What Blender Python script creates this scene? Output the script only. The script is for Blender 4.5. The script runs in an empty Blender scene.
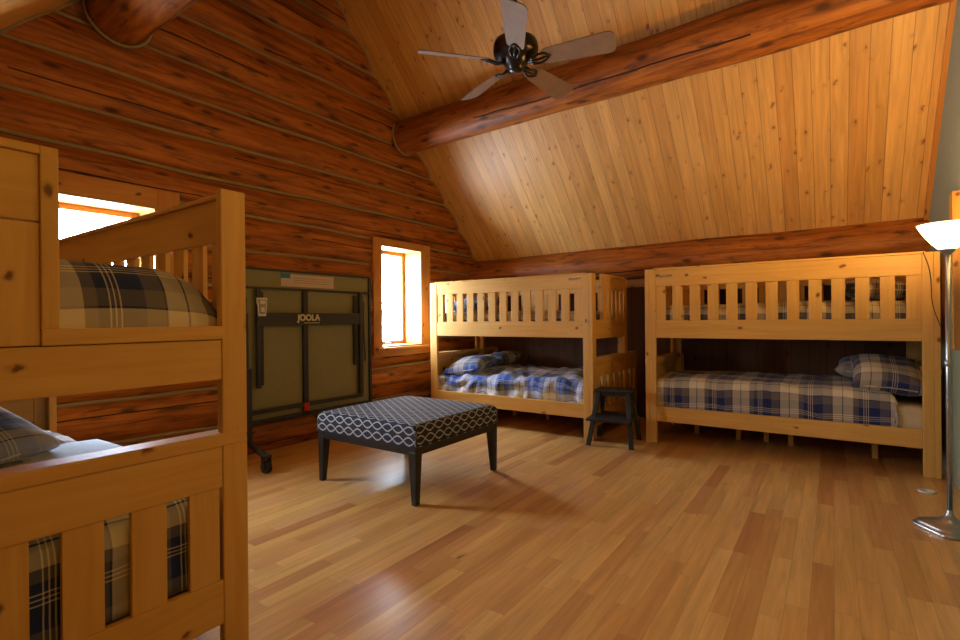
import bpy, bmesh, math, random
from mathutils import Vector, Matrix, noise
random.seed(7)
D = bpy.data
C = bpy.context.scene
col = C.collection
R = math.radians

# ------------------------------------------------------------------ camera
cam_d = D.cameras.new('camera'); cam = D.objects.new('camera', cam_d); col.objects.link(cam)
cam_d.sensor_width = 36; cam_d.lens = 504.27 / 960 * 36; cam_d.clip_start = .02
yaw, pit, rol = R(34.907), R(-.074), R(-.528)
F = Vector((-math.sin(yaw)*math.cos(pit), math.cos(yaw)*math.cos(pit), math.sin(pit)))
r0 = Vector((math.cos(yaw), math.sin(yaw), 0)); u0 = r0.cross(F)
RT = math.cos(rol)*r0 + math.sin(rol)*u0; UP = -math.sin(rol)*r0 + math.cos(rol)*u0
M4 = Matrix((RT, UP, -F)).transposed().to_4x4(); M4.translation = Vector((0, 0, 1.18))
cam.matrix_world = M4
C.camera = cam

# ------------------------------------------------------------------ world, light, exposure
C.view_settings.view_transform = 'Standard'; C.view_settings.look = 'None'
C.view_settings.gamma = 1; C.view_settings.exposure = 0.28
C.view_settings.use_curve_mapping = False
SKY = 46
W = D.worlds.new('overcast'); C.world = W; W.use_nodes = True
nt = W.node_tree; nt.nodes.clear()
o = nt.nodes.new('ShaderNodeOutputWorld'); b = nt.nodes.new('ShaderNodeBackground')
b.inputs[0].default_value = (.72, .84, 1.0, 1); b.inputs[1].default_value = SKY
nt.links.new(b.outputs[0], o.inputs[0])

def area(name, loc, rot, sx, sy, power, color, portal=False):
    l = D.lights.new(name, 'AREA'); l.shape = 'RECTANGLE'; l.size = sx; l.size_y = sy
    l.energy = power; l.color = color
    if portal: l.cycles.is_portal = True
    ob = D.objects.new(name, l); col.objects.link(ob); ob.location = loc; ob.rotation_euler = rot
    return ob
# portals just outside the two windows of the log wall (guide the sky light in)
area('window_portal', (-4.62, 4.40, 1.45), (0, R(-90), 0), 1.3, .80, 1, (1, 1, 1), True)
area('window_portal', (-4.62, 1.39, 1.45), (0, R(-90), 0), 1.3, .80, 1, (1, 1, 1), True)
# unseen warm area light added near the viewer, standing in for another room lamp
area('unseen_room_light', (.25, .6, 2.3), (R(28), R(14), 0), .5, .5, 6, (1, .50, .03))
LAMP_POWER = 62

# ------------------------------------------------------------------ node helpers
class NT:
    def __init__(s, name):
        s.m = D.materials.new(name); s.m.use_nodes = True; s.t = s.m.node_tree; s.t.nodes.clear()
        s.out = s.n('ShaderNodeOutputMaterial'); s.b = s.n('ShaderNodeBsdfPrincipled')
        s.l(s.b.outputs[0], s.out.inputs[0])
    def n(s, t, **k):
        x = s.t.nodes.new(t)
        for a, v in k.items(): setattr(x, a, v)
        return x
    def l(s, a, b): s.t.links.new(a, b)
    def put(s, sock, v):
        if hasattr(v, 'is_output') or isinstance(v, bpy.types.NodeSocket): s.l(v, sock)
        elif isinstance(v, (tuple, list)) and len(v) == 3 and sock.type == 'RGBA': sock.default_value = (*v, 1)
        else: sock.default_value = v
    def math(s, op, a, b=0., c=None, clamp=False):
        x = s.n('ShaderNodeMath', operation=op, use_clamp=clamp); s.put(x.inputs[0], a); s.put(x.inputs[1], b)
        if c is not None: s.put(x.inputs[2], c)
        return x.outputs[0]
    def uv(s): return s.n('ShaderNodeUVMap').outputs[0]
    def xyz(s, v):
        x = s.n('ShaderNodeSeparateXYZ'); s.l(v, x.inputs[0]); return x.outputs
    def comb(s, a, b, c=0.):
        x = s.n('ShaderNodeCombineXYZ'); s.put(x.inputs[0], a); s.put(x.inputs[1], b); s.put(x.inputs[2], c); return x.outputs[0]
    def noise(s, v, sc, det=3., rough=.55, dist=0.):
        x = s.n('ShaderNodeTexNoise'); s.l(v, x.inputs['Vector']); x.inputs['Scale'].default_value = sc
        x.inputs['Detail'].default_value = det; x.inputs['Roughness'].default_value = rough; x.inputs['Distortion'].default_value = dist
        return x.outputs[0]
    def voro(s, v, sc, rnd=1.):
        x = s.n('ShaderNodeTexVoronoi', voronoi_dimensions='2D'); s.l(v, x.inputs['Vector']); x.inputs['Scale'].default_value = sc
        x.inputs['Randomness'].default_value = rnd
        return x.outputs[0]
    def white(s, v):
        x = s.n('ShaderNodeTexWhiteNoise', noise_dimensions='2D'); s.l(v, x.inputs['Vector']); return x.outputs[0]
    def ramp(s, f, stops, const=False):
        x = s.n('ShaderNodeValToRGB'); s.put(x.inputs[0], f); r = x.color_ramp
        r.interpolation = 'CONSTANT' if const else 'LINEAR'
        while len(r.elements) < len(stops): r.elements.new(.5)
        for e, (p, c) in zip(r.elements, stops):
            e.position = p
            e.color = (*c, 1) if isinstance(c, (tuple, list)) else (c, c, c, 1)
        return x.outputs[0]
    def mix(s, f, a, b, mode='MIX'):
        x = s.n('ShaderNodeMix', data_type='RGBA', blend_type=mode)
        s.put(x.inputs['Factor'], f); s.put(x.inputs[6], a); s.put(x.inputs[7], b); return x.outputs[2]
    def map(s, v, a, b, c, d):
        x = s.n('ShaderNodeMapRange'); s.put(x.inputs[0], v)
        for i, q in enumerate((a, b, c, d)): x.inputs[i+1].default_value = q
        return x.outputs[0]
    def bump(s, h, st, dist=.01):
        x = s.n('ShaderNodeBump'); x.inputs['Strength'].default_value = st; x.inputs['Distance'].default_value = dist
        s.l(h, x.inputs['Height']); s.l(x.outputs[0], s.b.inputs['Normal'])
    def fin(s, c, rough=.5, metal=0., spec=None, coat=None):
        s.put(s.b.inputs['Base Color'], c); s.put(s.b.inputs['Roughness'], rough); s.put(s.b.inputs['Metallic'], metal)
        if spec is not None: s.b.inputs['Specular IOR Level'].default_value = spec
        if coat: s.b.inputs['Coat Weight'].default_value = coat[0]; s.b.inputs['Coat Roughness'].default_value = coat[1]
        return s.m

def plain(name, c, rough=.5, metal=0., spec=None, var=.06):
    t = NT(name); tc = t.n('ShaderNodeTexCoord').outputs['Object']
    n = t.noise(tc, 18, 3)
    f = t.map(n, .3, .7, 1-var, 1+var)
    return t.fin(t.mix(1., c, t.comb(f, f, f), 'MULTIPLY'), rough, metal, spec)

def wood(name, light, dark, knot, kn=1., rough=.42):
    t = NT(name); v = t.uv(); x, y, _ = t.xyz(v)
    w = t.noise(t.comb(t.math('MULTIPLY', x, 1.6), t.math('MULTIPLY', y, 22)), 1., 4, .6, .6)
    g = t.noise(t.comb(t.math('MULTIPLY', x, .9), t.math('MULTIPLY', y, 4)), 1., 2)
    c = t.mix(t.map(w, .3, .75, 0, 1), light, dark)
    c = t.mix(t.map(g, .35, .8, 0, .45), c, dark)
    nn = t.math('MULTIPLY', t.noise(t.comb(x, y), 22, 2), .03)
    d = t.voro(t.comb(t.math('ADD', t.math('MULTIPLY', x, .6), nn), t.math('ADD', y, nn)), 4.0)
    k = t.ramp(d, [(0, 1), (.030*kn, .85), (.045*kn, .25), (.07*kn, 0)])
    c = t.mix(k, c, knot)
    t.bump(w, .05, .004)
    return t.fin(c, rough, 0, .35)

PINE = wood('pine', (.79, .485, .14), (.64, .34, .075), (.17, .055, .012))
PINE_DARK = wood('stained_trim_wood', (.50, .25, .06), (.36, .15, .03), (.10, .03, .008))
CASING = wood('window_casing_wood', (.56, .25, .055), (.44, .17, .03), (.13, .04, .01))

JAMB = wood('window_jamb_wood', (.46, .26, .08), (.38, .19, .05), (.13, .04, .01))

def mk_log():
    t = NT('log_wood'); v = t.uv(); x, y, _ = t.xyz(v)
    a = t.noise(t.comb(t.math('MULTIPLY', x, 1.3), t.math('MULTIPLY', y, 13)), 1.2, 5, .65, .5)
    b2 = t.noise(t.comb(t.math('MULTIPLY', x, 2.2), t.math('MULTIPLY', y, 8)), 1.6, 4, .6)
    c = t.ramp(a, [(.25, (.07, .02, .003)), (.42, (.26, .075, .010)), (.58, (.43, .135, .016)), (.78, (.56, .21, .032))])
    st = t.ramp(b2, [(.56, 0), (.68, .75), (.8, .9)])
    c = t.mix(st, c, (.055, .018, .006))
    d = t.voro(t.comb(t.math('MULTIPLY', x, .45), y), 3.3)
    k = t.ramp(d, [(0, .95), (.05, .8), (.09, .2), (.12, 0)])
    c = t.mix(k, c, (.06, .015, .005))
    # long drying cracks
    wob = t.math('MULTIPLY', t.noise(t.comb(t.math('MULTIPLY', x, 1.1), t.math('FLOOR', t.math('MULTIPLY', y, 3.2))), 1., 3), .22)
    f = t.math('FRACT', t.math('ADD', t.math('MULTIPLY', y, 3.2), wob))
    cr = t.math('LESS_THAN', t.math('ABSOLUTE', t.math('SUBTRACT', f, .5)), .022)
    gate = t.math('GREATER_THAN', t.noise(t.comb(t.math('MULTIPLY', x, .4), t.math('FLOOR', t.math('MULTIPLY', y, 3.2))), 1.3, 1), .49)
    c = t.mix(t.math('MULTIPLY', cr, gate), c, (.018, .006, .002))
    h = t.math('SUBTRACT', a, t.math('MULTIPLY', t.math('MULTIPLY', cr, gate), 1.5))
    t.bump(h, .5, .012)
    return t.fin(c, .52, 0, .35)
LOG = mk_log()
CHINK = plain('chinking', (.34, .26, .15), .85)

def mk_boards(name, width, stops, seams, knots, gloss, length=None, ukey=0, groove=.035, coat=None):
    """boards running along uv.y, stacked along uv.x"""
    t = NT(name); v = t.uv(); x, y, _ = t.xyz(v)
    q = t.math('DIVIDE', x, width); row = t.math('FLOOR', q); fx = t.math('FRACT', q)
    rr = t.white(t.comb(row, 3.7))
    if length:
        yy = t.math('DIVIDE', t.math('ADD', y, t.math('MULTIPLY', rr, 5.)), t.math('ADD', t.math('MULTIPLY', t.white(t.comb(row, 9.1)), length*.7), length*.6))
        cl = t.math('FLOOR', yy); fy = t.math('FRACT', yy)
    else:
        cl = 0.; fy = None
    rnd = t.white(t.comb(row, cl))
    c = t.ramp(rnd, stops)
    off = t.math('MULTIPLY', rnd, 37.)
    gx = t.comb(t.math('ADD', t.math('MULTIPLY', x, 30), off), t.math('ADD', t.math('MULTIPLY', y, 1.8), off))
    g = t.noise(gx, 1., 4, .6, .8)
    g2 = t.noise(t.comb(t.math('ADD', t.math('MULTIPLY', x, 9), off), t.math('ADD', t.math('MULTIPLY', y, .8), off)), 1., 3)
    m = t.map(g, .3, .7, .80, 1.12)
    m = t.math('MULTIPLY', m, t.map(g2, .3, .7, .9, 1.08))
    c = t.mix(1., c, t.comb(m, m, m), 'MULTIPLY')
    kn_ = t.math('MULTIPLY', t.noise(t.comb(x, y), 25, 2), .05)
    kv = t.comb(t.math('ADD', t.math('ADD', x, off), kn_), t.math('ADD', t.math('ADD', t.math('MULTIPLY', y, knots[1]), off), kn_))
    kd = t.math('ADD', t.voro(kv, knots[0]), t.map(t.noise(kv, 3.1, 0), .35, .65, 0., .05))
    k = t.ramp(kd, [(0, .95), (knots[2]*.55, .85), (knots[2], .22), (knots[2]*2.2, 0)])
    c = t.mix(k, c, knots[3])
    e = t.math('MINIMUM', fx, t.math('SUBTRACT', 1., fx))
    ln = t.math('LESS_THAN', e, groove)
    if length:
        e2 = t.math('MINIMUM', fy, t.math('SUBTRACT', 1., fy))
        ln = t.math('MAXIMUM', ln, t.math('LESS_THAN', e2, groove*width/length))
    c = t.mix(t.math('MULTIPLY', ln, seams), c, (.06, .022, .006))
    t.bump(t.math('SUBTRACT', t.math('MULTIPLY', g, .15), t.math('MULTIPLY', ln, 1.)), .35, .004)
    return t.fin(c, gloss, 0, .5, coat)

CEIL = mk_boards('ceiling_boards', .125, [(0, (.62, .32, .085)), (.4, (.68, .37, .105)), (.75, (.73, .42, .13)), (1, (.60, .30, .08))],
                 .5, (5.6, .6, .075, (.24, .075, .018)), .46, groove=.022)
FLOOR = mk_boards('maple_floor', .083, [(0, (.46, .20, .065)), (.08, (.53, .26, .085)), (.25, (.61, .335, .10)), (.6, (.66, .38, .12)), (.85, (.70, .42, .14)), (.95, (.58, .29, .10)), (1, (.64, .37, .15))],
                  .35, (2.2, .3, .035, (.12, .045, .02)), .30, length=.85, groove=.012, coat=(.15, .18))
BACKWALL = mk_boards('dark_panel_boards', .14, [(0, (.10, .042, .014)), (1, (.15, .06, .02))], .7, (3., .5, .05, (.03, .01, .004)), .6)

def mk_plaid(name, base, per=.36, cream=(.74, .66, .50), navy=(.018, .034, .125), grey=(.16, .145, .15)):
    t = NT(name); x, y, _ = t.xyz(t.uv())
    def prof(u):
        f = t.math('FRACT', t.math('ADD', t.math('DIVIDE', u, per), 50.13))
        return t.ramp(f, [(0, cream), (.17, (.05, .05, .08)), (.185, cream), (.36, grey), (.46, navy), (.54, cream), (.552, navy), (.58, cream), (.592, navy), (.62, cream), (.632, navy), (.70, navy), (.82, grey), (.98, (.05, .05, .08))], True)
    c = t.mix(.5, prof(x), prof(y))
    c = t.mix(1., c, base, 'MULTIPLY')
    wv = t.noise(t.comb(t.math('MULTIPLY', x, 1), t.math('MULTIPLY', y, 1)), 260, 2)
    t.bump(wv, .12, .002)
    m = t.fin(c, .9, 0, .15); t.b.inputs['Sheen Weight'].default_value = .15
    return m
PLAID = mk_plaid('plaid_cloth', (1, 1, 1))
PLAID_DAYLIT = mk_plaid('daylit_plaid_cloth', (1, 1, 1), cream=(.78, .80, .82), navy=(.035, .10, .42), grey=(.22, .25, .34))  # same cloth as PLAID, with cool window daylight painted into its colours
SHEET = plain('cream_sheet', (.66, .56, .38), .9)
SHEET_BLUE = plain('pale_blue_sheet', (.55, .66, .80), .9)

def mk_ogee():
    t = NT('ogee_upholstery'); x, y, _ = t.xyz(t.uv())
    s = t.math('MULTIPLY', t.math('SINE', t.math('MULTIPLY', x, 2*math.pi/.19)), .36)
    vv = t.math('DIVIDE', y, .066)
    def line(a):
        f = t.math('FRACT', t.math('ADD', a, 40.))
        e = t.math('ABSOLUTE', t.math('SUBTRACT', f, .5))
        return t.math('LESS_THAN', e, .075)
    ln = t.math('MAXIMUM', line(t.math('ADD', vv, s)), line(t.math('SUBTRACT', vv, s)))
    c = t.mix(ln, (.022, .035, .06), (.40, .39, .38))
    t.bump(ln, .2, .002)
    return t.fin(c, .85, 0, .2)
OGEE = mk_ogee()
BLACKWOOD = plain('black_wood', (.012, .012, .012), .38)
BLACKPAINT = plain('black_paint', (.014, .016, .015), .5)
GREEN = plain('green_plaster', (.25, .265, .155), .8, var=.03)
STEEL = plain('brushed_nickel', (.42, .42, .40), .32, .9)
TABLE_GREEN = plain('table_underside', (.22, .205, .10), .6, var=.03)
TABLE_STEEL = plain('table_frame_steel', (.035, .035, .04), .45, .3)
RUBBER = plain('black_rubber', (.01, .01, .01), .6)
RED = plain('red_plastic', (.55, .01, .01), .4)
WHITEP = plain('white_plastic', (.62, .62, .58), .45)
LABELP = plain('pale_label', (.55, .42, .34), .6)
BLUEL = plain('blue_label', (.02, .18, .34), .5)
INK = plain('grey_ink', (.30, .27, .22), .7)
LETTER = plain('silver_letters', (.60, .55, .46), .5)
BLADE = plain('fan_blade', (.24, .145, .085), .65, var=.1)
BRONZE = plain('dark_bronze', (.030, .022, .018), .3, .6)
BARK = plain('pale_bark', (.55, .55, .55), .9, var=.2)

def mk_glass():
    t = NT('window_glass'); tr = t.n('ShaderNodeBsdfTransparent'); gl = t.n('ShaderNodeBsdfGlossy')
    gl.inputs['Roughness'].default_value = .02; mx = t.n('ShaderNodeMixShader'); mx.inputs[0].default_value = .06
    t.l(tr.outputs[0], mx.inputs[1]); t.l(gl.outputs[0], mx.inputs[2]); t.l(mx.outputs[0], t.out.inputs[0])
    t.t.nodes.remove(t.b); return t.m
GLASS = mk_glass()
def mk_shade():
    t = NT('frosted_shade'); t.fin((.9, .86, .78), .5)
    t.b.inputs['Emission Color'].default_value = (1, .72, .36, 1); t.b.inputs['Emission Strength'].default_value = 3.2
    return t.m
SHADE = mk_shade()

# ------------------------------------------------------------------ mesh helpers
def meta(o, label=None, cat=None, group=None, kind=None):
    if label: o['label'] = label
    if cat: o['category'] = cat
    if group: o['group'] = group
    if kind: o['kind'] = kind
    return o
def empty(name, loc=(0, 0, 0), rz=0, label=None, cat=None, group=None):
    o = D.objects.new(name, None); col.objects.link(o); o.location = loc; o.rotation_euler = (0, 0, rz); o.empty_display_size = .05
    return meta(o, label, cat, group)

class MB:
    def __init__(s): s.v = []; s.f = []; s.uv = []; s.mi = []
    def face(s, pts, uvs, mi=0):
        n = len(s.v); s.v += [tuple(p) for p in pts]; s.f.append(list(range(n, n+len(pts)))); s.uv.append(uvs); s.mi.append(mi)
    def box(s, x0, x1, y0, y1, z0, z1, T=None, mi=0):
        lo = (min(x0, x1), min(y0, y1), min(z0, z1)); hi = (max(x0, x1), max(y0, y1), max(z0, z1))
        d = [hi[i]-lo[i] for i in range(3)]; L = d.index(max(d)); ou, ov = random.uniform(0, 50), random.uniform(0, 50)
        n = len(s.v)
        P = [Vector((hi[0] if i & 1 else lo[0], hi[1] if i & 2 else lo[1], hi[2] if i & 4 else lo[2])) for i in range(8)]
        Q = [T @ p for p in P] if T else P
        s.v += [tuple(q) for q in Q]
        for ax, idx in ((0, (0, 4, 6, 2)), (0, (1, 3, 7, 5)), (1, (0, 1, 5, 4)), (1, (2, 6, 7, 3)), (2, (0, 2, 3, 1)), (2, (4, 5, 7, 6))):
            s.f.append([n+i for i in idx]); s.mi.append(mi)
            if ax != L:
                o2 = 3-ax-L; s.uv.append([(P[i][L]+ou, P[i][o2]+ov) for i in idx])
            else:
                a, b_ = [k for k in range(3) if k != ax]; s.uv.append([(P[i][a]*.3+ou, P[i][b_]+ov) for i in idx])
        return s
    def tube(s, pts, rad, n=10, caps=True, mi=0):
        pts = [Vector(p) for p in pts]; m = len(pts)
        rad = rad if isinstance(rad, (list, tuple)) else [rad]*m
        base = len(s.v); acc = 0; prev = None; us = []
        for i, p in enumerate(pts):
            t = (pts[min(i+1, m-1)]-pts[max(i-1, 0)]).normalized()
            if prev is None:
                a = Vector((0, 0, 1)) if abs(t.z) < .9 else Vector((1, 0, 0)); e1 = t.cross(a).normalized()
            else: e1 = (prev - t*prev.dot(t)).normalized()
            prev = e1; e2 = t.cross(e1)
            if i: acc += (p-pts[i-1]).length
            us.append(acc)
            for k in range(n):
                th = 2*math.pi*k/n; s.v.append(tuple(p + (e1*math.cos(th)+e2*math.sin(th))*rad[i]))
        for i in range(m-1):
            for k in range(n):
                k2 = (k+1) % n
                s.f.append([base+i*n+k, base+i*n+k2, base+(i+1)*n+k2, base+(i+1)*n+k]); s.mi.append(mi)
                c0 = 2*math.pi*rad[i]/n
                s.uv.append([(us[i], k*c0), (us[i], (k+1)*c0), (us[i+1], (k+1)*c0), (us[i+1], k*c0)])
        if caps:
            for i, rev in ((0, True), (m-1, False)):
                idx = [base+i*n+k for k in range(n)]
                if rev: idx = idx[::-1]
                s.f.append(idx); s.mi.append(mi); s.uv.append([(s.v[j][0], s.v[j][2]) for j in idx])
        return s
    def lathe(s, prof, n=32, c=(0, 0, 0), mi=0):
        base = len(s.v); m = len(prof)
        for r, z in prof:
            for k in range(n):
                th = 2*math.pi*k/n; s.v.append((c[0]+r*math.cos(th), c[1]+r*math.sin(th), c[2]+z))
        for i in range(m-1):
            for k in range(n):
                k2 = (k+1) % n
                s.f.append([base+i*n+k, base+i*n+k2, base+(i+1)*n+k2, base+(i+1)*n+k]); s.mi.append(mi)
                s.uv.append([(k*.02, prof[i][1]), (k*.02+.02, prof[i][1]), (k*.02+.02, prof[i+1][1]), (k*.02, prof[i+1][1])])
        return s
    def grid(s, nu, nv, fn, uvfn, flip=False, mi=0):
        base = len(s.v)
        for i in range(nu+1):
            for j in range(nv+1): s.v.append(tuple(fn(i/nu, j/nv)))
        for i in range(nu):
            for j in range(nv):
                idx = [(i, j), (i+1, j), (i+1, j+1), (i, j+1)]
                if flip: idx = idx[::-1]
                s.f.append([base+a*(nv+1)+b_ for a, b_ in idx]); s.uv.append([uvfn(a/nu, b_/nv) for a, b_ in idx]); s.mi.append(mi)
        return s
    def build(s, name, mat, parent=None, bevel=0, smooth=False, kind=None, loc=None, weld=False):
        me = D.meshes.new(name); me.from_pydata(s.v, [], s.f)
        for mm in (mat if isinstance(mat, (list, tuple)) else [mat]): me.materials.append(mm)
        ul = me.uv_layers.new(name='UVMap').data; i = 0
        for p, uv, mi in zip(me.polygons, s.uv, s.mi):
            p.material_index = mi; p.use_smooth = smooth
            for q in uv: ul[i].uv = q; i += 1
        bm = bmesh.new(); bm.from_mesh(me)
        if weld: bmesh.ops.remove_doubles(bm, verts=bm.verts, dist=1e-5)
        bmesh.ops.recalc_face_normals(bm, faces=bm.faces); bm.to_mesh(me); bm.free()
        ob = D.objects.new(name, me); col.objects.link(ob)
        if parent: ob.parent = parent
        if loc: ob.location = loc
        if bevel:
            md = ob.modifiers.new('bevel', 'BEVEL'); md.width = bevel; md.segments = 2; md.limit_method = 'ANGLE'; md.angle_limit = R(50)
        if kind: ob['kind'] = kind
        return ob
def board(name, mat, parent, x0, x1, y0, y1, z0, z1, bevel=.004, T=None):
    return MB().box(x0, x1, y0, y1, z0, z1, T).build(name, mat, parent, bevel)
def nz(x, y=0., z=0.): return noise.noise(Vector((x, y, z)))

# ------------------------------------------------------------------ the room
XL, XR, YB, YF = -4.26, .70, 6.0, -.6
YR, ZR, SUM = 2.92, 5.05, 7.97
def ceil_z(y): return SUM-y if y > YR else y + (SUM-2*YR)
m = MB(); m.face([(XL-.3, YF, 0), (XR, YF, 0), (XR, YB, 0), (XL-.3, YB, 0)], [(XL-.3, YF), (XR, YF), (XR, YB), (XL-.3, YB)])
m.face([(XL-.3, YF, -.08), (XL-.3, YB, -.08), (XR, YB, -.08), (XR, YF, -.08)], [(0, 0)]*4)
m.build('floor', FLOOR, kind='structure')
m = MB()
for sgn, ya in ((1, YB+.2), (-1, YF)):
    za = ceil_z(ya); L = math.hypot(ya-YR, ZR-za)
    for dz in (0, .1):
        m.face([(XL-.3, ya, za+dz), (XR, ya, za+dz), (XR, YR, ZR+dz), (XL-.3, YR, ZR+dz)], [(XL-.3+10*(sgn < 0), 0), (XR+10*(sgn < 0), 0), (XR+10*(sgn < 0), L), (XL-.3+10*(sgn < 0), L)])
m.build('ceiling', CEIL, kind='structure')
# right wall (green plaster gable), front wall behind the camera, back knee wall
m = MB(); pts = [(YF, 0), (YB, 0), (YB, ceil_z(YB)), (YR, ZR), (YF, ceil_z(YF))]
for x in (XR, XR+.12): m.face([(x, y, z) for y, z in pts], [(y, z) for y, z in pts])
m.build('wall_right', GREEN, kind='structure')
MB().box(XL-.3, XR, YF-.1, YF, 0, ceil_z(YF)).build('wall_front', GREEN, kind='structure')
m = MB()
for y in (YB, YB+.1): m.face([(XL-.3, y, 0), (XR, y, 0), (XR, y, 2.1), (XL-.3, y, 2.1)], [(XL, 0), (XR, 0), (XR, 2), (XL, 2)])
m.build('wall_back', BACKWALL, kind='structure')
board('trim_1', PINE_DARK, None, XL, XR, YB-.025, YB, 1.545, 1.635)['kind'] = 'structure'

# log wall: courses with their own wavy joints, chinking between them
BND = [-.02, .30, .63, .93, 1.22, 1.51, 1.80, 2.11, 2.41, 2.69, 2.98, 3.27, 3.64, 3.94, 4.30, 4.66, 5.05]
def bz(k, y): return BND[k] + (.022*nz(y*.55, k*3.7) + .012*nz(y*1.7, k*5.1) + .02*math.sin(y*.6+k*1.9) if 0 < k < 16 else 0)
WIN = {1: (1.04, 1.74, .87, 2.055), 2: (4.04, 4.74, .865, 2.045)}      # openings y0, y1, z0, z1
CH = .013
def log_x(k, y, t):
    tt = (2*t-1)*.97; bul = .080*(1+.25*nz(y*.5, k*9.3)) * math.sqrt(max(0, 1-tt*tt))
    return XL - .01 + bul + .010*nz(y*1.3, k*2.7+t*2.5)
m = MB(); NT_ = 12; dy = .05; NY = int((YB+.15-YF)/dy)
def hidden(yc, zc):
    for a, b_, c, d in WIN.values():
        if a-.03 < yc < b_+.03 and c-.03 < zc < d+.03: return True
    return zc > ceil_z(yc)+.12
for k in range(16):
    rows = []
    for j in range(NT_+1): rows.append(j/NT_)
    for i in range(NY):
        y0, y1 = YF+i*dy, YF+(i+1)*dy
        def P(y, t):
            lo, hi = bz(k, y)+CH, bz(k+1, y)-CH
            return (log_x(k, y, t), y, lo+(hi-lo)*t)
        for j in range(NT_):
            a, b_, c, d = P(y0, rows[j]), P(y1, rows[j]), P(y1, rows[j+1]), P(y0, rows[j+1])
            if hidden((y0+y1)/2, (a[2]+c[2])/2): continue
            m.face([a, b_, c, d], [(p[1]+k*11.3, (rows[j] if q < 2 else rows[j+1])*.42+k*1.7) for q, p in enumerate((a, b_, c, d))], 0)
        if k:
            z0a, z0b = bz(k, y0), bz(k, y1)
            if not hidden((y0+y1)/2, z0a):
                xa, xb = XL+.018, XL+.018
                for s0, s1 in ((-1, 0), (0, 1)):
                    def q(y, z, s): return (XL+.030 if s == 0 else XL-.004, y, z+s*(CH+.007))
                    m.face([q(y0, z0a, s0), q(y1, z0b, s0), q(y1, z0b, s1), q(y0, z0a, s1)], [(y0, 0), (y1, 0), (y1, .1), (y0, .1)], 1)
wl = m.build('wall_left', [LOG, CHINK], smooth=True, kind='structure', weld=True)
# bead of chinking where the log ends meet the ceiling boards
for side in (1, -1):
    pts = []
    z = .2
    for i in range(260):
        z = 1.95 + i*(ZR-1.95)/259 if side > 0 else 2.0 + i*(ZR-2.0)/259
        y = SUM-z if side > 0 else z-(SUM-2*YR)
        k = max(kk for kk in range(16) if bz(kk, y) <= z or kk == 0)
        t = (z-bz(k, y)-CH)/(bz(k+1, y)-bz(k, y)-2*CH); t = min(1, max(0, t))
        pts.append((log_x(k, y, t)+.004, y-side*.004, z-.006))
    MB().tube(pts, .011, 6).build('trim_%d' % (2 if side > 0 else 3), CHINK, smooth=True, kind='structure')

# wood strip along the right wall under the ceiling, and the casing on the right wall
T1 = MB()
for side in (1, -1):
    ya, yb = (YR, YB) if side > 0 else (YF, YR)
    za, zb = ceil_z(ya), ceil_z(yb); w = .085
    for x in (XR-.03, XR-.001):
        T1.face([(x, ya, za), (x, yb, zb), (x, yb, zb-w), (x, ya, za-w)], [(ya, 0), (yb, 0), (yb, w), (ya, w)])
    T1.face([(XR-.03, ya, za-w), (XR-.03, yb, zb-w), (XR, yb, zb-w), (XR, ya, za-w)], [(ya, 0), (yb, 0), (yb, .03), (ya, .03)])
T1.build('trim_4', CASING, kind='structure')
g = empty('trim_5', (0, 0, 0)); g['kind'] = 'structure'
board('casing_board', CASING, g, XR-.022, XR-.002, 4.60, 5.08, .97, 1.62)
board('casing_board', PINE_DARK, g, XR-.05, XR-.002, 4.47, 4.60, .95, 1.99)

# ------------------------------------------------------------------ log purlins
def purlin(name, pa, pb, ra, rb, seed):
    m = MB(); pts = []; rad = []
    N = 60
    for i in range(N+1):
        t = i/N; p = Vector(pa).lerp(Vector(pb), t)
        pts.append(p+Vector((0, .015*nz(t*3, seed), .018*nz(t*3, seed+9)))); rad.append(ra+(rb-ra)*t+.012*nz(t*5, seed+4))
    m.tube(pts, rad, 40)
    o = m.build(name, LOG, smooth=True, kind='structure')
    for v in o.data.vertices:
        n = nz(v.co.x*1.1, v.co.y*6, v.co.z*6)*.014; c = Vector((0, v.co.y-pa[1], v.co.z-pa[2])).normalized(); v.co += c*n
    return o
purlin('purlin', (XL-.1, 4.46, 3.37), (XR+.05, 4.46, 3.44), .195, .205, 2.)
purlin('purlin', (XL-.1, 1.50, 3.39), (XR+.05, 1.50, 3.42), .20, .20, 7.)
purlin('knee_log', (XL-.1, 6.0, 1.82), (XR+.05, 6.0, 1.86), .20, .20, 12.)
# chinking collars round the purlin ends
for cy, cz, r_ in ((4.46, 3.37, .205), (1.50, 3.39, .21)):
    pts = [(XL+.085+.02*math.sin(3*a), cy+r_*math.cos(a), cz+r_*math.sin(a)) for a in [2*math.pi*i/40 for i in range(41)] if cz+r_*math.sin(a) < ceil_z(cy+r_*math.cos(a))+.02]
    # order from one ceiling contact round the underside to the other
    st = [(XL+.075, cy+r_*math.cos(a), cz+r_*math.sin(a)) for a in [R(150)+R(240)*i/36 for i in range(37)]]
    st = [p for p in st if p[2] < ceil_z(p[1])+.03]
    MB().tube(st, .012, 6).build('trim_%d' % (6 if cy > 3 else 7), CHINK, smooth=True, kind='structure')

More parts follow.
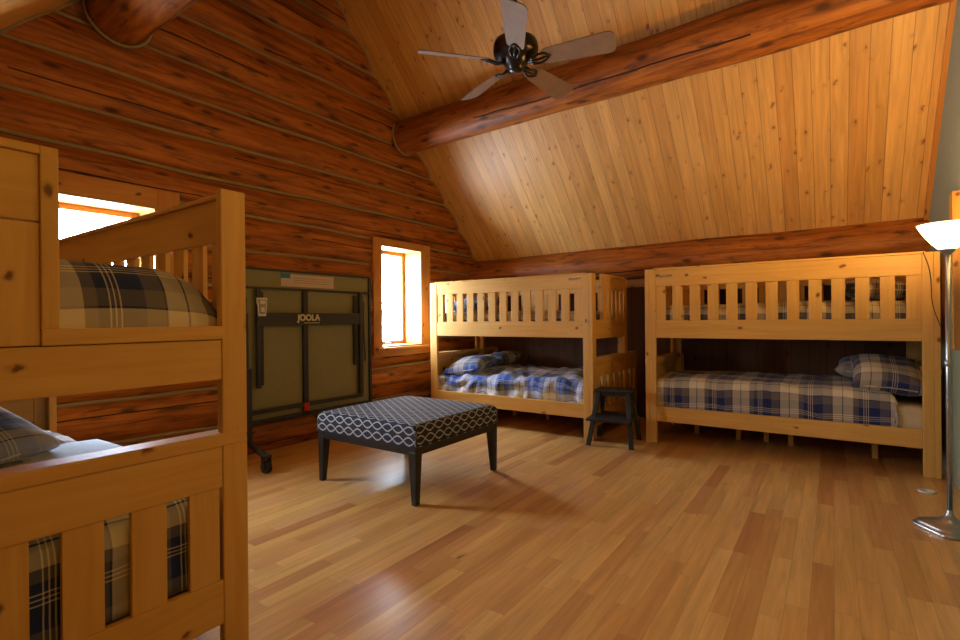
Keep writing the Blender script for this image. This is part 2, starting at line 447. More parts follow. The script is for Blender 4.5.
# ------------------------------------------------------------------ windows
def window(n, casing):
    y0, y1, z0, z1 = WIN[n]; cl, cr, ct, cb = casing
    w = empty('window_%d' % n, (0, 0, 0)); w['kind'] = 'structure'
    xf = XL+.08; xb = XL-.27
    m = MB(); m.box(XL-.06, xf, y0-cl, y0, z0-cb, z1+ct); m.box(XL-.06, xf, y1, y1+cr, z0-cb, z1+ct)
    m.box(XL-.06, xf, y0, y1, z1, z1+ct); m.box(XL-.06, xf, y0, y1, z0-cb, z0)
    m.build('window_casing', CASING, w, .004)
    j = MB(); th = .02
    j.box(xb, xf-.002, y0, y0+th, z0, z1); j.box(xb, xf-.002, y1-th, y1, z0, z1)
    j.box(xb, xf-.002, y0+th, y1-th, z1-th, z1); j.box(xb, xf-.002, y0+th, y1-th, z0, z0+th)
    j.build('window_jamb', JAMB, w, 0)
    board('window_sill', CASING, w, XL-.02, xf+.05, y0-cl*.8, y1+cr, z0-.03, z0+.004)
    s = MB(); a = .045; xs = xb+.03
    s.box(xs, xs+.04, y0+th, y0+th+a, z0+th, z1-th); s.box(xs, xs+.04, y1-th-a, y1-th, z0+th, z1-th)
    s.box(xs, xs+.04, y0+th+a, y1-th-a, z1-th-a, z1-th); s.box(xs, xs+.04, y0+th+a, y1-th-a, z0+th, z0+th+a)
    s.build('window_frame', CASING, w, 0)
    MB().box(xs+.015, xs+.021, y0+th+a, y1-th-a, z0+th+a, z1-th-a).build('window_pane', GLASS, w)
    yc = (y0+y1)/2
    c = MB(); c.box(xs+.04, xs+.075, yc-.05, yc+.05, z0+th, z0+th+.022); c.tube([(xs+.06, yc, z0+.05), (xs+.09, yc+.02, z0+.065), (xs+.10, yc+.09, z0+.06)], .007, 8)
    c.build('window_crank', STEEL, w, .002)
    # outer wall thickness round the opening
    ext = MB(); ext.box(xb-.02, XL-.06, y0-.30, y0, z0-.35, z1+.3); ext.box(xb-.02, XL-.06, y1, y1+.3, z0-.35, z1+.3)
    ext.box(xb-.02, XL-.06, y0, y1, z1, z1+.3); ext.box(xb-.02, XL-.06, y0, y1, z0-.35, z0)
    ext.build('window_surround', PINE_DARK, w)
window(1, (.12, .16, .135, .13))
window(2, (.115, .155, .07, .10))
# light-tight outer skin of the log wall behind the courses
m = MB(); xo = XL-.30
ys = sorted({YF, YB+.2, *[v for w in WIN.values() for v in w[:2]]}); zs = sorted({0, .87, 2.05, 5.2})
WY = [(w[0], w[1]) for w in WIN.values()]
for a, b_ in zip(ys, ys[1:]):
    for c, d in zip(zs, zs[1:]):
        if any(abs(a-w[0]) < .01 and abs(b_-w[1]) < .01 for w in WY) and abs(c-.87) < .01: continue
        m.face([(xo, a, c), (xo, b_, c), (xo, b_, d), (xo, a, d)], [(a, c), (b_, c), (b_, d), (a, d)])
m.build('wall_outer', PINE_DARK, kind='structure')

# ------------------------------------------------------------------ bunk beds
BT = .036   # board thickness
def bunk(name, loc, rz, L, Wl, Wu, label, gap, solid, H=1.645, legs=(), stamp=None):
    t = empty(name, loc, rz, label, 'bunk bed', 'pine bunk beds')
    seam = .775; pw = .10
    def post(x, y, sx, sy, z1, z0=0):
        m = MB()
        for a, b_ in ((z0, seam), (seam, z1)):
            if b_ <= a: continue
            m.box(x+sx*BT, x+sx*pw, y, y+sy*BT, a, b_)                 # board facing front or back
            m.box(x, x+sx*BT, y, y+sy*.09, a, b_)          # board facing the end
        m.build('post', PINE, t, .004)
    post(0, 0, 1, 1, H); post(L, 0, -1, 1, H)
    post(0, Wl, 1, -1, seam); post(L, Wl, -1, -1, seam)
    post(0, Wu, 1, -1, H, 0); post(L, Wu, -1, -1, H, 0)
    zb0, zb1, zt0 = .99, 1.155, 1.475
    e = .003
    for y0, s in ((0, 1), (Wu, -1)):
        ya, yb = y0+s*e, y0+s*(BT-e)
        board('upper_side_board', PINE, t, pw, L-pw, ya, yb, zb0, zb1)
        board('guard_top_board', PINE, t, pw, L-pw, ya, yb, zt0, H-.012)
        n = 13; x0, x1 = pw, L-pw; sw = .088; pitch = (x1-x0-sw)/(n-1)
        for i in range(n):
            board('slat', PINE, t, x0+i*pitch, x0+i*pitch+sw, ya+s*.006, yb-s*.006, zb1, zt0, .002)
        board('guard_cap', PINE, t, pw-.02, L-pw+.02, y0-s*.006, y0+s*(BT+.01), H-.012, H+.006)
    for y0, s in ((0, 1), (Wl, -1)):
        board('lower_side_rail', PINE, t, pw, L-pw, y0+s*e, y0+s*(BT-e), .205, .345)
    for x0, s in ((0, 1), (L, -1)):
        xa, xb = x0+s*e, x0+s*(BT-e)
        # lower end panel, full width of the lower bunk
        board('end_cap', PINE, t, x0-s*.004, x0+s*(BT+.05), .004, Wl-.004, .745, .79, .005)
        board('end_top_board', PINE, t, xa, xb, .09, Wl-.09, .60, .745)
        board('end_bottom_board', PINE, t, xa, xb, .09, Wl-.09, .123, .277)
        yy = .10
        i = 0
        while yy < Wl-.15:
            w_ = .10
            board('slat', PINE, t, xa+s*.005, xb-s*.005, yy, min(yy+w_, Wl-.09), .277, .60, .002)
            yy += .17
        # upper end: rail, ledge with open gap beside the front post, then panel
        board('upper_end_board', PINE, t, xa, xb, .09, Wu-.09, .978, 1.117)
        board('end_ledge', PINE, t, x0-s*.006, x0+s*(BT+.03), .09, gap+.13, 1.119, 1.165, .003)
        board('panel_edge_trim', PINE, t, x0-s*.006, x0+s*(BT+.006), .09+gap, .09+gap+.04, 1.165, H+.012, .003)
        board('end_cap', PINE, t, x0-s*.006, x0+s*(BT+.006), .09+gap+.04, Wu-.09, H-.012, H+.012, .003)
        if solid:
            board('end_panel_board', PINE, t, xa, xb, .13+gap, Wu-.09, 1.455, H-.012)
            board('end_panel_board', PINE, t, xa, xb, .13+gap, Wu-.09, 1.12, 1.452)
        else:
            board('end_panel_board', PINE, t, xa, xb, .13+gap, Wu-.09, zt0, H-.012)
            board('end_panel_board', PINE, t, xa, xb, .13+gap, Wu-.09, 1.12, zb1)
            yy = .13+gap
            while yy < Wu-.12:
                board('slat', PINE, t, xa+s*.005, xb-s*.005, yy, min(yy+.075, Wu-.09), zb1, zt0, .002); yy += .12
    # platforms
    board('upper_platform', PINE, t, BT, L-BT, BT, Wu-BT, 1.03, 1.05)
    board('lower_platform', PINE, t, BT, L-BT, BT, Wl-BT, .235, .255)
    for x, y in legs: board('support_leg', PINE, t, x-.02, x+.02, y-.02, y+.02, 0, .235, .002)
    # screws on the inside of the front corners
    for x in (.07, L-.07):
        for z in (1.51, 1.595, 1.02, 1.12): MB().tube([(x, BT-.001, z), (x, BT+.006, z)], .009, 10).build('screw', BLACKPAINT, t)
    if stamp:   # faded grey maker's stamp on the top board
        s_ = MB(); random.seed(3); x = stamp
        for i in range(7):
            w_ = random.uniform(.010, .016); s_.box(x, x+w_, -.0008, e, 1.555+random.uniform(0, .008), 1.585-random.uniform(0, .006)); x += w_+.006
        s_.build('stamp', INK, t)
    return t
bunk('bunk_bed', (-1.75, 1.02, 0), math.pi, 2.15, 1.35, 1.0,
     'pine bunk bed in the left foreground, with a solid boarded upper end', .452, True, 1.648)
bunk('bunk_bed', (-3.935, 4.60, 0), 0, 2.045, 1.34, 1.0,
     'pine bunk bed beside the narrow window, in the far left corner under the log beam', .20, False, 1.618,
     legs=((.75, .7), (.95, .95), (1.2, .7), (1.7, .8)), stamp=1.80)
bunk('bunk_bed', (-1.465, 4.855, 0), 0, 2.105, 1.1, 1.0,
     'pine bunk bed against the back wall at the right, beside the torchiere lamp', .3, False, 1.64,
     legs=((.33, .62), (.72, .55), (.95, .6), (1.15, .55), (1.75, .45)), stamp=.13)

# ------------------------------------------------------------------ bedding
def drape(name, mat, loc, lx, ly, z1, z0, r, label, cat, group, seed, amp=.012, rz=0, wr=.018, cell=.03, uvo=(0, 0), parent=None, crown=0.):
    """cloth lying on a mattress of lx by ly, top at z1 and hanging to z0"""
    drop = z1-z0
    def ax(p, half):
        s = 1 if p >= 0 else -1; a = abs(p); flat = half-r
        if a <= flat: return p, 0.
        q = (a-flat)/r
        if q <= math.pi/2: return s*(flat+r*math.sin(q)), r*(1-math.cos(q))
        return s*half, r+(a-flat-r*math.pi/2)
    ex = lx/2-r+r*math.pi/2+max(0, drop-r); ey = ly/2-r+r*math.pi/2+max(0, drop-r)
    def fn(a, b_):
        p, q = (2*a-1)*ex, (2*b_-1)*ey
        x, dx = ax(p, lx/2); y, dy_ = ax(q, ly/2)
        d = math.hypot(dx, dy_) if (dx and dy_) else dx+dy_
        d = min(d, drop)
        z = z1 - d + crown*(1-(2*a-1)**2)*(1-(2*b_-1)**2)
        n1 = nz(p*2.6, q*2.6, seed)*amp*1.6 + nz(p*9, q*5, seed+3)*amp*.7 + abs(nz(p*5+q*3, q*2, seed+6))*wr
        z += n1 - .004
        n2 = nz(p*7, q*7, seed+8)
        if dy_ > 0: y += math.copysign(wr*.8*n2 + .5*amp*nz(p*16, q*3, seed), q)*min(1, dy_/.05)
        if dx > 0: x += math.copysign(wr*.8*n2 + .5*amp*nz(q*16, p*3, seed), p)*min(1, dx/.05)
        return (x, y, z)
    m = MB().grid(int(2*ex/cell), int(2*ey/cell), fn, lambda a, b_: ((2*a-1)*ex+uvo[0], (2*b_-1)*ey+uvo[1]))
    o = m.build(name, mat, smooth=True); o.location = loc; o.rotation_euler = (0, 0, rz)
    sd = o.modifiers.new('thick', 'SOLIDIFY'); sd.thickness = .012; sd.offset = -1
    meta(o, label, cat, group); return o
def mattress(loc, lx, ly, h, label, mat=SHEET):
    m = MB().box(-lx/2, lx/2, -ly/2, ly/2, 0, h); o = m.build('mattress', mat, None, 0)
    md = o.modifiers.new('bevel', 'BEVEL'); md.width = .045; md.segments = 4
    for p in o.data.polygons: p.use_smooth = True
    o.location = loc; meta(o, label, 'mattress', 'mattresses in the bunks'); return o
def pillow(loc, a, b_, h, rot, label, mat, seed, uvo=(0, 0), group='plaid pillows'):
    m = MB()
    def sh(s, t, sg):
        e = ((1-abs(s)**3.2)*(1-abs(t)**3.2)); e = max(0, e)**.5
        k = 1-.07*(1-abs(s*t)**1.0)
        x = a*s*(1-.07*(1-t*t)*abs(s)**3); y = b_*t*(1-.07*(1-s*s)*abs(t)**3)
        return (x, y, sg*h*e + .010*nz(s*2.5, t*2.5, seed+sg)*e + .012*nz(s*1.2, t*1.2, seed))
    f = lambda u, v, sg: sh(2*u-1, 2*v-1, sg)
    m.grid(26, 26, lambda u, v: f(u, v, 1), lambda u, v: ((2*u-1)*a+uvo[0], (2*v-1)*b_+uvo[1]))
    m.grid(26, 26, lambda u, v: f(u, v, -1), lambda u, v: ((2*u-1)*a+uvo[0], (2*v-1)*b_+uvo[1]), True)
    o = m.build('pillow', mat, smooth=True, weld=True); o.location = loc; o.rotation_euler = rot
    pts = [sh(math.copysign(abs(math.cos(th))**.35, math.cos(th)), math.copysign(abs(math.sin(th))**.35, math.sin(th)), 0) for th in [2*math.pi*i/72 for i in range(73)]]
    MB().tube(pts, .005, 6, False).build('piping', mat, o, smooth=True)
    meta(o, label, 'pillow', group); return o
G_C = 'plaid comforters on the bunks'
# left bunk (long side runs along -x from -1.75)
lbx = -1.75-1.075
mattress((lbx, 1.02-.675, .255), 2.03, 1.22, .24, 'mattress on the lower bunk of the left foreground bunk bed')
mattress((lbx, 1.02-.54, 1.05), 1.92, .80, .15, 'mattress on the upper bunk of the left foreground bunk bed')
drape('comforter', PLAID, (lbx+.01, 1.02-.675, 0), 2.05, 1.25, .565, .285, .07, 'dark plaid comforter seen through the end slats of the left foreground bunk bed', 'comforter', G_C, 3.1, uvo=(.1, .05), crown=.05, cell=.035)
drape('comforter', PLAID, (lbx+.005, 1.02-.495, 0), 2.02, .87, 1.345, 1.04, .18, 'dark navy and tan plaid comforter on the upper bunk of the left foreground bed', 'comforter', G_C, 8.3, uvo=(.32, .415), crown=.05)
drape('bed_sheet', SHEET_BLUE, (-2.52, .70, 0), .9, .56, .622, .55, .05, 'pale blue folded sheet on the lower bunk of the left foreground bed', 'sheet', 'sheets', 5.5, amp=.006, wr=.006)
pillow((-3.02, .47, .695), .33, .24, .085, (R(8), R(12), R(12)), 'plaid pillow, tinted blue as by daylight, on the lower bunk of the left foreground bed', PLAID_DAYLIT, 2.2, (.1, .1))
# middle bunk
mbx, mby = -3.935+1.0225, 4.60
mattress((mbx, mby+.67, .255), 1.93, 1.22, .22, 'mattress on the lower bunk of the bed beside the narrow window')
mattress((mbx, mby+.50, 1.05), 1.93, .90, .15, 'mattress on the upper bunk of the bed beside the narrow window')
drape('comforter', PLAID_DAYLIT, (mbx+.0, mby+.67, 0), 1.945, 1.24, .545, .30, .06, 'rumpled plaid comforter, tinted bright blue as by daylight, on the lower bunk beside the narrow window', 'comforter', G_C, 12.4, amp=.026, wr=.06, uvo=(.2, .1), cell=.02, crown=.02)
drape('comforter', PLAID, (mbx, mby+.50, 0), 1.94, .90, 1.26, 1.06, .07, 'plaid comforter glimpsed between the upper slats of the bed beside the narrow window', 'comforter', G_C, 17.7, uvo=(.3, .1))
pillow((-3.60, 4.92, .625), .25, .26, .085, (R(10), R(-8), R(10)), 'plaid pillow, tinted blue as by daylight, nearest the window end of the lower bunk', PLAID_DAYLIT, 4.4, (.05, .12))
pillow((-3.55, 5.48, .66), .26, .24, .09, (R(6), R(-10), R(-6)), 'shaded plaid pillow behind the front pillow on the lower bunk beside the window', PLAID, 6.1, (.05, .02))
pillow((-3.62, 5.05, 1.36), .24, .28, .075, (0, R(-8), R(4)), 'plaid pillow glimpsed between the upper slats of the bed beside the window', PLAID_DAYLIT, 9.1, (.05, .02))
# right bunk
rbx, rby = -1.465+1.0525, 4.855
mattress((rbx, rby+.54, .255), 2.0, .99, .25, 'mattress with cream sheet on the lower bunk of the right hand bed')
mattress((rbx, rby+.50, 1.05), 2.0, .90, .15, 'mattress on the upper bunk of the right hand bed')
drape('comforter', PLAID, (rbx-.10, rby+.54, 0), 1.81, 1.0, .60, .27, .065, 'navy and cream plaid comforter on the lower bunk of the right hand bed', 'comforter', G_C, 21.2, uvo=(.16, .14), amp=.012, wr=.02, crown=.02)
drape('comforter', PLAID, (rbx-.05, rby+.50, 0), 1.9, .90, 1.30, 1.06, .08, 'plaid comforter glimpsed between the upper slats of the right hand bed', 'comforter', G_C, 25.2, uvo=(.02, .1))
pillow((.355, 5.12, .715), .235, .23, .105, (R(24), R(6), R(4)), 'front navy and cream plaid pillow at the lamp end of the right hand lower bunk', PLAID, 14.2, (.14, .1))
pillow((.30, 5.55, .72), .27, .22, .09, (R(8), R(4), R(-5)), 'rear plaid pillow behind the front pillow in the right hand lower bunk', PLAID, 15.8, (.03, .2))
pillow((.30, 5.3, 1.39), .26, .28, .08, (0, R(6), 0), 'plaid pillow glimpsed between the upper slats of the right hand bed', PLAID, 19.8, (.03, .2))

# ------------------------------------------------------------------ ottoman
ot = empty('ottoman', (-2.64, 2.84, 0), 0, 'square low ottoman with navy and silver lattice cushion on black tapered legs', 'ottoman')
hx, hy = .485, .475
m = MB()
def cush(u, v):
    pass
N = 36; r = .035; z0, z1 = .372, .505
prof = []
def cushion():
    m = MB(); ex, ey = hx, hy; drop = z1-z0
    def ax(p, half):
        s = 1 if p >= 0 else -1; a = abs(p); flat = half-r
        if a <= flat: return p, 0.
        q = (a-flat)/r
        if q <= math.pi/2: return s*(flat+r*math.sin(q)), r*(1-math.cos(q))
        return s*half, r+(a-flat-r*math.pi/2)
    X = hx-r+r*math.pi/2+drop-r; Y = hy-r+r*math.pi/2+drop-r
    def fn(a, b_):
        p, q = (2*a-1)*X, (2*b_-1)*Y; x, dx = ax(p, hx); y, dy_ = ax(q, hy)
        d = min(drop, math.hypot(dx, dy_) if dx and dy_ else dx+dy_)
        return (x, y, z1-d+.012*(1-(2*a-1)**4)*(1-(2*b_-1)**4))
    def uvf(a, b_): return ((2*a-1)*X, (2*b_-1)*Y)
    m.grid(70, 70, fn, uvf)
    for i, uv in enumerate(m.uv):      # the strips on the two end sides are cut the other way of the cloth
        if abs(sum(p[0] for p in uv)/4) > hx-.012 and abs(sum(p[1] for p in uv)/4) < hy-.01: m.uv[i] = [(q, p) for p, q in uv]
    return m
cu = cushion().build('cushion', OGEE, ot, smooth=True)
fr = MB(); fr.box(-hx+.004, hx-.004, -hy+.004, -hy+.03, .318, .375); fr.box(-hx+.004, hx-.004, hy-.03, hy-.004, .318, .375)
fr.box(-hx+.004, -hx+.03, -hy+.03, hy-.03, .318, .375); fr.box(hx-.03, hx-.004, -hy+.03, hy-.03, .318, .375); fr.box(-hx+.03, hx-.03, -hy+.03, hy-.03, .345, .372)
fr.build('frame', BLACKWOOD, ot, .003)
for sx in (-1, 1):
    for sy in (-1, 1):
        m = MB(); a, b2 = .065, .042; X0, Y0 = sx*(hx-.002), sy*(hy-.002)
        top = [(X0, Y0), (X0-sx*a, Y0), (X0-sx*a, Y0-sy*a), (X0, Y0-sy*a)]
        bot = [(X0-sx*.004, Y0-sy*.004), (X0-sx*b2, Y0-sy*.004), (X0-sx*b2, Y0-sy*b2), (X0-sx*.004, Y0-sy*b2)]
        V = [(*p, 0) for p in bot]+[(*p, .34) for p in top]; m.v = V
        for f in ((0, 1, 2, 3), (4, 5, 6, 7), (0, 1, 5, 4), (1, 2, 6, 5), (2, 3, 7, 6), (3, 0, 4, 7)):
            m.f.append(list(f)); m.uv.append([(V[i][2], V[i][0]+V[i][1]) for i in f]); m.mi.append(0)
        m.build('leg', BLACKWOOD, ot, .003)

# ------------------------------------------------------------------ black step stool
st = empty('step_stool', (-1.69, 4.56, 0), R(8), 'small black wooden step stool between the middle and right hand bunks', 'step stool')
board('seat', BLACKPAINT, st, -.17, .17, .02, .27, .480, .503, .006)
board('step', BLACKPAINT, st, -.205, .195, -.17, .16, .235, .258, .006)
for sx in (-1, 1):
    for y0, y1, zt in ((.035, -.115, .485), (.255, .30, .485)):
        m = MB(); n = 0
        w = .021
        V = [(sx*.195+dx, y1+dy_, 0) for dx, dy_ in ((-w, -w*.8), (w, -w*.8), (w, w*.8), (-w, w*.8))] + [(sx*.135+dx, y0+dy_+.02, zt) for dx, dy_ in ((-w, -w*.8), (w, -w*.8), (w, w*.8), (-w, w*.8))]
        m.v = V
        for f in ((0, 1, 2, 3), (4, 5, 6, 7), (0, 1, 5, 4), (1, 2, 6, 5), (2, 3, 7, 6), (3, 0, 4, 7)):
            m.f.append(list(f)); m.uv.append([(V[i][2], V[i][0]) for i in f]); m.mi.append(0)
        m.build('leg', BLACKPAINT, st, .003)
for y in (.06, .25): board('apron', BLACKPAINT, st, -.14, .14, y-.009, y+.009, .44, .485, .002)
board('brace', BLACKPAINT, st, -.165, .165, .262, .278, .235, .262, .002)

# ------------------------------------------------------------------ folded table-tennis table
tt = empty('table_tennis_table', (-4.11, 3.06, 0), 0, 'folded table tennis table standing on edge against the log wall, grey-green underside out', 'table tennis table')
y0, y1, z0, z1 = -.76, .745, .288, 1.645
board('table_top', TABLE_GREEN, tt, -.022, 0, y0, y1, z0, z1, .002)
m = MB(); a = .03
m.box(-.025, .022, y0, y0+a*.8, z0, z1); m.box(-.025, .022, y1-a, y1, z0, z1); m.box(-.025, .018, y0, y1, z1-.014, z1+.004); m.box(-.025, .018, y0, y1, z0-.004, z0+.012)
m.build('edge_frame', TABLE_STEEL, tt, .002)
def bar(name, ya, yb, za, zb, x0=.0, x1=.03): return board(name, TABLE_STEEL, tt, x0, x1, ya, yb, za, zb, .002)
bar('cross_bar', y0+.02, y1-.02, 1.462, 1.482)
bar('cross_bar', y0+.03, .60, .375, .412, .02, .045)
bar('cross_bar', y0+.03, .70, .300, .322)
bar('centre_bar', -.115, -.065, .30, 1.475)
bar('cross_bar', -.58, .57, 1.14, 1.255, .03, .055)
for ya in (-.60, .55): bar('leg_bar', ya, ya+.035, .60 if ya < 0 else .42, 1.47, .03, .06)
for ya in (-.545, .50): bar('leg_bar', ya, ya+.022, .62 if ya < 0 else .72, 1.44, .005, .03)
bar('leg_bar', .59, .62, .40, 1.44, .0, .03)
for ya in (-.68, .635):
    m = MB(); m.tube([(.02, ya, 1.38), (.03, ya-.012, 1.15), (.03, ya+.01, .75)], .008, 8); m.build('locking_rod', TABLE_STEEL, tt)
m = MB(); m.box(.03, .08, -.715, -.665, .16, .78); m.box(.03, .06, -.70, -.68, .7, 1.25); m.build('post', TABLE_STEEL, tt, .003)
m = MB()
m.tube([(.055, -.69, .20), (.07, -.69, .165), (.22, -.735, .145), (.47, -.795, .125)], .026, 10); m.build('foot_bar', TABLE_STEEL, tt, smooth=True)
for cx, cy in ((.50, -.805), (-.05, -.68)):
    m = MB(); m.tube([(cx, cy-.022, .05), (cx, cy+.022, .05)], .05, 20); w = m.build('caster', RUBBER, tt, .006)
    f = MB(); f.box(cx-.018, cx+.018, cy-.034, cy-.026, .04, .135); f.box(cx-.018, cx+.018, cy+.026, cy+.034, .04, .135); f.box(cx-.025, cx+.025, cy-.034, cy+.034, .118, .14); f.build('caster_fork', TABLE_STEEL, w, .002)
for cy in (.68,):
    m = MB(); m.tube([(.02, cy, .3), (.03, cy, .1)], .018, 10); m.tube([(.03, cy-.02, .05), (.03, cy+.02, .05)], .05, 20); m.build('caster', RUBBER, tt)
meta(board('lock_button', RED, tt, .03, .046, -.125, -.07, .335, .41, .004), 'red plastic lock button')
meta(board('label', LABELP, tt, .0, .0015, -.33, .26, 1.50, 1.615, 0), 'pale pink printed label')
lb = board('label_logo', BLUEL, tt, .0, .003, -.335, -.235, 1.575, 1.62, 0)
for k in range(3): board('label_line', INK, tt, .0, .0022, -.20, .22, 1.535+k*.022, 1.541+k*.022, 0)
m = MB()   # counter clip: tapered rounded plate with a dark rim
for (w0, w1, za, zb, xx, mi) in ((.036, .050, 1.225, 1.385, .064, 0), (.026, .038, 1.245, 1.37, .069, 1)):
    y_ = -.555
    V = [(y_-w0, za), (y_+w0, za), (y_+w1, zb), (y_-w1, zb)]
    n = len(m.v); m.v += [(xx-.02, a_, b_) for a_, b_ in V]+[(xx, a_, b_) for a_, b_ in V]
    for f in ((0, 1, 2, 3), (4, 5, 6, 7), (0, 1, 5, 4), (1, 2, 6, 5), (2, 3, 7, 6), (3, 0, 4, 7)):
        m.f.append([n+i for i in f]); m.uv.append([(0, 0)]*4); m.mi.append(mi)
m.box(.06, .074, -.580, -.530, 1.33, 1.36, mi=0); m.box(.06, .073, -.572, -.538, 1.26, 1.30, mi=0)
m.build('score_counter', [WHITEP, INK], tt, .004)
def text(s, size, parent, loc, rot, mat, name, bold=.0):
    cu = D.curves.new('t', 'FONT'); cu.body = s; cu.size = size; cu.extrude = .0015; cu.align_x = 'CENTER'; cu.offset = bold
    tmp = D.objects.new('t', cu); col.objects.link(tmp); bpy.context.view_layer.update()
    me = D.meshes.new_from_object(tmp.evaluated_get(bpy.context.evaluated_depsgraph_get())); D.objects.remove(tmp)
    me.materials.clear(); me.materials.append(mat)
    ob = D.objects.new(name, me); col.objects.link(ob); ob.parent = parent; ob.location = loc; ob.rotation_euler = rot; return ob
text('JOOLA', .080, tt, (.0565, -.075, 1.185), (R(90), 0, R(90)), LETTER, 'lettering', .0035)
m = MB(); x = -.13
while x < .04: m.box(.055, .0565, x, x+.012, 1.158, 1.165); x += .018
m.build('lettering', LETTER, tt)

# ------------------------------------------------------------------ torchiere lamp
LX, LY = .522, 3.725
lp = empty('floor_lamp', (LX, LY, 0), 0, 'brushed nickel torchiere floor lamp with lit white bowl shade by the right wall', 'floor lamp')
def rrect(hw, hd, rr, n=6):
    pts = []
    for cx, cy, a0 in ((hw-rr, hd-rr, 0), (-hw+rr, hd-rr, 90), (-hw+rr, -hd+rr, 180), (hw-rr, -hd+rr, 270)):
        for i in range(n+1): a = R(a0+90*i/n); pts.append((cx+rr*math.cos(a), cy+rr*math.sin(a)))
    return pts
m = MB(); levels = [(.150, 0), (.152, .004), (.152, .016), (.146, .019), (.138, .020), (.138, .032), (.132, .036), (.10, .042), (.06, .056), (.032, .075), (.018, .095), (.014, .12)]
rings = []
for hw, z in levels:
    hw *= .84
    n0 = len(m.v); pr = rrect(hw, hw, min(hw*.98, .05+max(0, (.138-hw))*.4)); m.v += [(x, y, z) for x, y in pr]; rings.append((n0, len(pr)))
for (a, n), (b_, _) in zip(rings, rings[1:]):
    for k in range(n):
        m.f.append([a+k, a+(k+1) % n, b_+(k+1) % n, b_+k]); m.uv.append([(0, 0)]*4); m.mi.append(0)
ba = m.build('base', STEEL, lp, smooth=True); ba.rotation_euler = (0, 0, R(35))
MB().tube([(0, 0, .10), (0, 0, 1.55)], .0125, 16).build('pole', STEEL, lp, smooth=True)
MB().lathe([(.0125, 0), (.018, .003), (.018, .03), (.0125, .033)], 20, (0, 0, .90)).build('pole_collar', STEEL, lp, smooth=True)
MB().lathe([(.012, -.03), (.028, -.012), (.036, .0), (.04, .012), (.0, .012)], 24, (0, 0, 1.538)).build('shade_holder', STEEL, lp, smooth=True)
pr = [(.035, 0), (.045, .008), (.069, .035), (.092, .068), (.112, .100), (.128, .132), (.131, .140), (.127, .140), (.109, .100), (.088, .070), (.065, .039), (.042, .013), (.0, .006)]
MB().lathe(pr, 48, (0, 0, 1.538)).build('shade', SHADE, lp, smooth=True)
MB().lathe([(0, 0), (.014, .0), (.026, .03), (.022, .055), (0, .066)], 16, (0, 0, 1.555)).build('bulb', SHADE, lp, smooth=True)
l = D.lights.new('lamp_light', 'POINT'); l.energy = LAMP_POWER; l.color = (1, .53, .13); l.shadow_soft_size = .05
lo = D.objects.new('lamp_light', l); col.objects.link(lo); lo.parent = lp; lo.location = (0, 0, 1.70)

# white disc on the floor, cord on the bed post
m = MB().lathe([(0, .004), (.030, .004), (.034, .007), (.046, .006), (.051, 0), (0, 0)], 36, (.515, 4.47, 0)); m.v = [(x, y, z+.0005) for x, y, z in m.v]
meta(m.build('floor_disc', WHITEP, smooth=True), 'small flat white plastic disc lying on the floor beside the lamp base', 'disc')
m = MB(); pts = []
for i in range(25):
    t = i/24; pts.append((.545+.095*t+.012*math.sin(t*7), 4.843-.012*abs(math.sin(t*5)), 1.64-.58*t))
m.tube(pts, .0028, 6)
meta(m.build('power_cord', BLACKPAINT, smooth=True), 'thin dark cord hanging down the right post of the right hand bunk bed', 'cord')

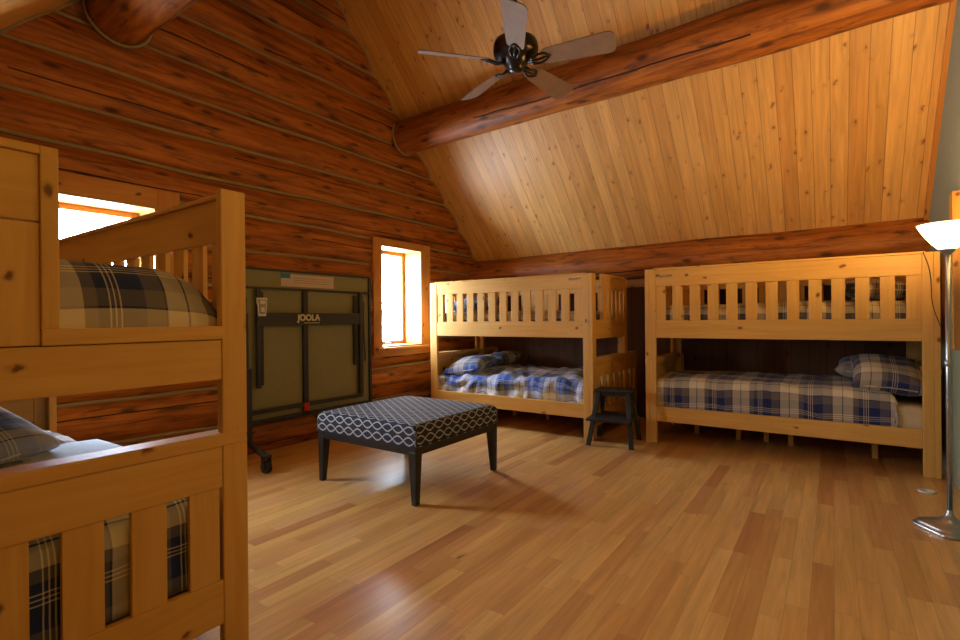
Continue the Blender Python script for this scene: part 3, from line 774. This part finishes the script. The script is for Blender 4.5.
# ------------------------------------------------------------------ ceiling fan
FX, FY, FZ = -1.72, 2.91, 2.90
fan = empty('ceiling_fan', (FX, FY, 0), 0, 'dark bronze ceiling fan with five wooden blades hanging from the ridge', 'ceiling fan')
MB().tube([(0, 0, FZ+.16), (0, 0, ceil_z(FY)+.02)], .014, 12).build('downrod', BRONZE, fan, smooth=True)
MB().lathe([(0, 0), (.03, .0), (.065, .05), (.07, .10), (0, .10)], 24, (0, 0, ceil_z(FY)-.12)).build('canopy', BRONZE, fan, smooth=True)
MB().lathe([(0, .20), (.03, .195), (.05, .165), (.10, .15), (.142, .125), (.150, .10), (.150, .055), (.142, .035), (.105, .012), (.08, -.01), (.075, -.028), (.055, -.035), (.05, -.055), (.03, -.07), (0, -.073)], 40, (0, 0, FZ)).build('motor_housing', BRONZE, fan, smooth=True)
FAN0 = 12
for i in range(5):
    an = R(FAN0+72*i); T = Matrix.Rotation(an, 4, 'Z')
    P_ = Matrix.Translation((0, 0, FZ-.005)) @ T @ Matrix.Rotation(R(-21), 4, 'X')
    m = MB()
    outl = []
    n = 8
    x0, x1, w0, w1 = .185, .65, .058, .080
    side = [(x0, w0*.75), (x0+.02, w0)] + [(x0+(x1-.05-x0)*k/6, w0+(w1-w0)*k/6) for k in range(1, 7)] + [(x1-.05+.05*math.sin(R(a)), w1-.04+.04*math.cos(R(a))) for a in (22, 45, 67, 90)]
    outl = side + [(x, -y) for x, y in reversed(side)]
    for z in (-.003, .003): m.face([P_ @ Vector((x, y, z)) for x, y in (outl if z > 0 else outl[::-1])], [(x, y) for x, y in (outl if z > 0 else outl[::-1])])
    K = len(outl)
    for k in range(K):
        a, b_ = outl[k], outl[(k+1) % K]
        m.face([P_ @ Vector((*a, -.003)), P_ @ Vector((*b_, -.003)), P_ @ Vector((*b_, .003)), P_ @ Vector((*a, .003))], [a, b_, b_, a])
    bl = m.build('blade', BLADE, fan, weld=True)
    m = MB()
    for s in (-1, 1): m.tube([P_ @ Vector(p) for p in ((.09, s*.012, -.012), (.13, s*.022, -.022), (.165, s*.035, -.012), (.20, s*.030, -.006), (.235, 0, -.006))], [.010, .009, .008, .007, .006], 8)
    m.tube([P_ @ Vector(p) for p in ((.08, 0, -.01), (.14, 0, -.02), (.22, 0, -.007))], [.012, .009, .006], 8)
    m.build('blade_bracket', BRONZE, fan, smooth=True)

# ------------------------------------------------------------------ bare pale trees outside the windows
random.seed(11)
for i, (x, y) in enumerate(((-8.5, 7.0), (-10.5, 9.6), (-9.4, 8.6), (-12, 10.0), (-9.5, 2.2), (-11.5, 3.9))):
    m = MB(); pts = []; rad = []
    for k in range(9): pts.append((x+.05*nz(k*.7, i), y+.08*nz(k*.7, i+5), -3+k*1.3)); rad.append(.09-.008*k)
    m.tube(pts, rad, 10)
    for k in range(14):
        z = random.uniform(-.5, 6); a = random.uniform(0, 6.28); L = random.uniform(.5, 1.3)
        m.tube([(x, y, z), (x+math.cos(a)*L*.5, y+math.sin(a)*L*.5, z+.3*L), (x+math.cos(a)*L, y+math.sin(a)*L, z+.75*L)], [.022, .014, .005], 6)
    o = m.build('tree', BARK, smooth=True)
    meta(o, 'pale bare tree outside, faintly seen through a window of the log wall', 'tree', 'bare trees outside the windows')
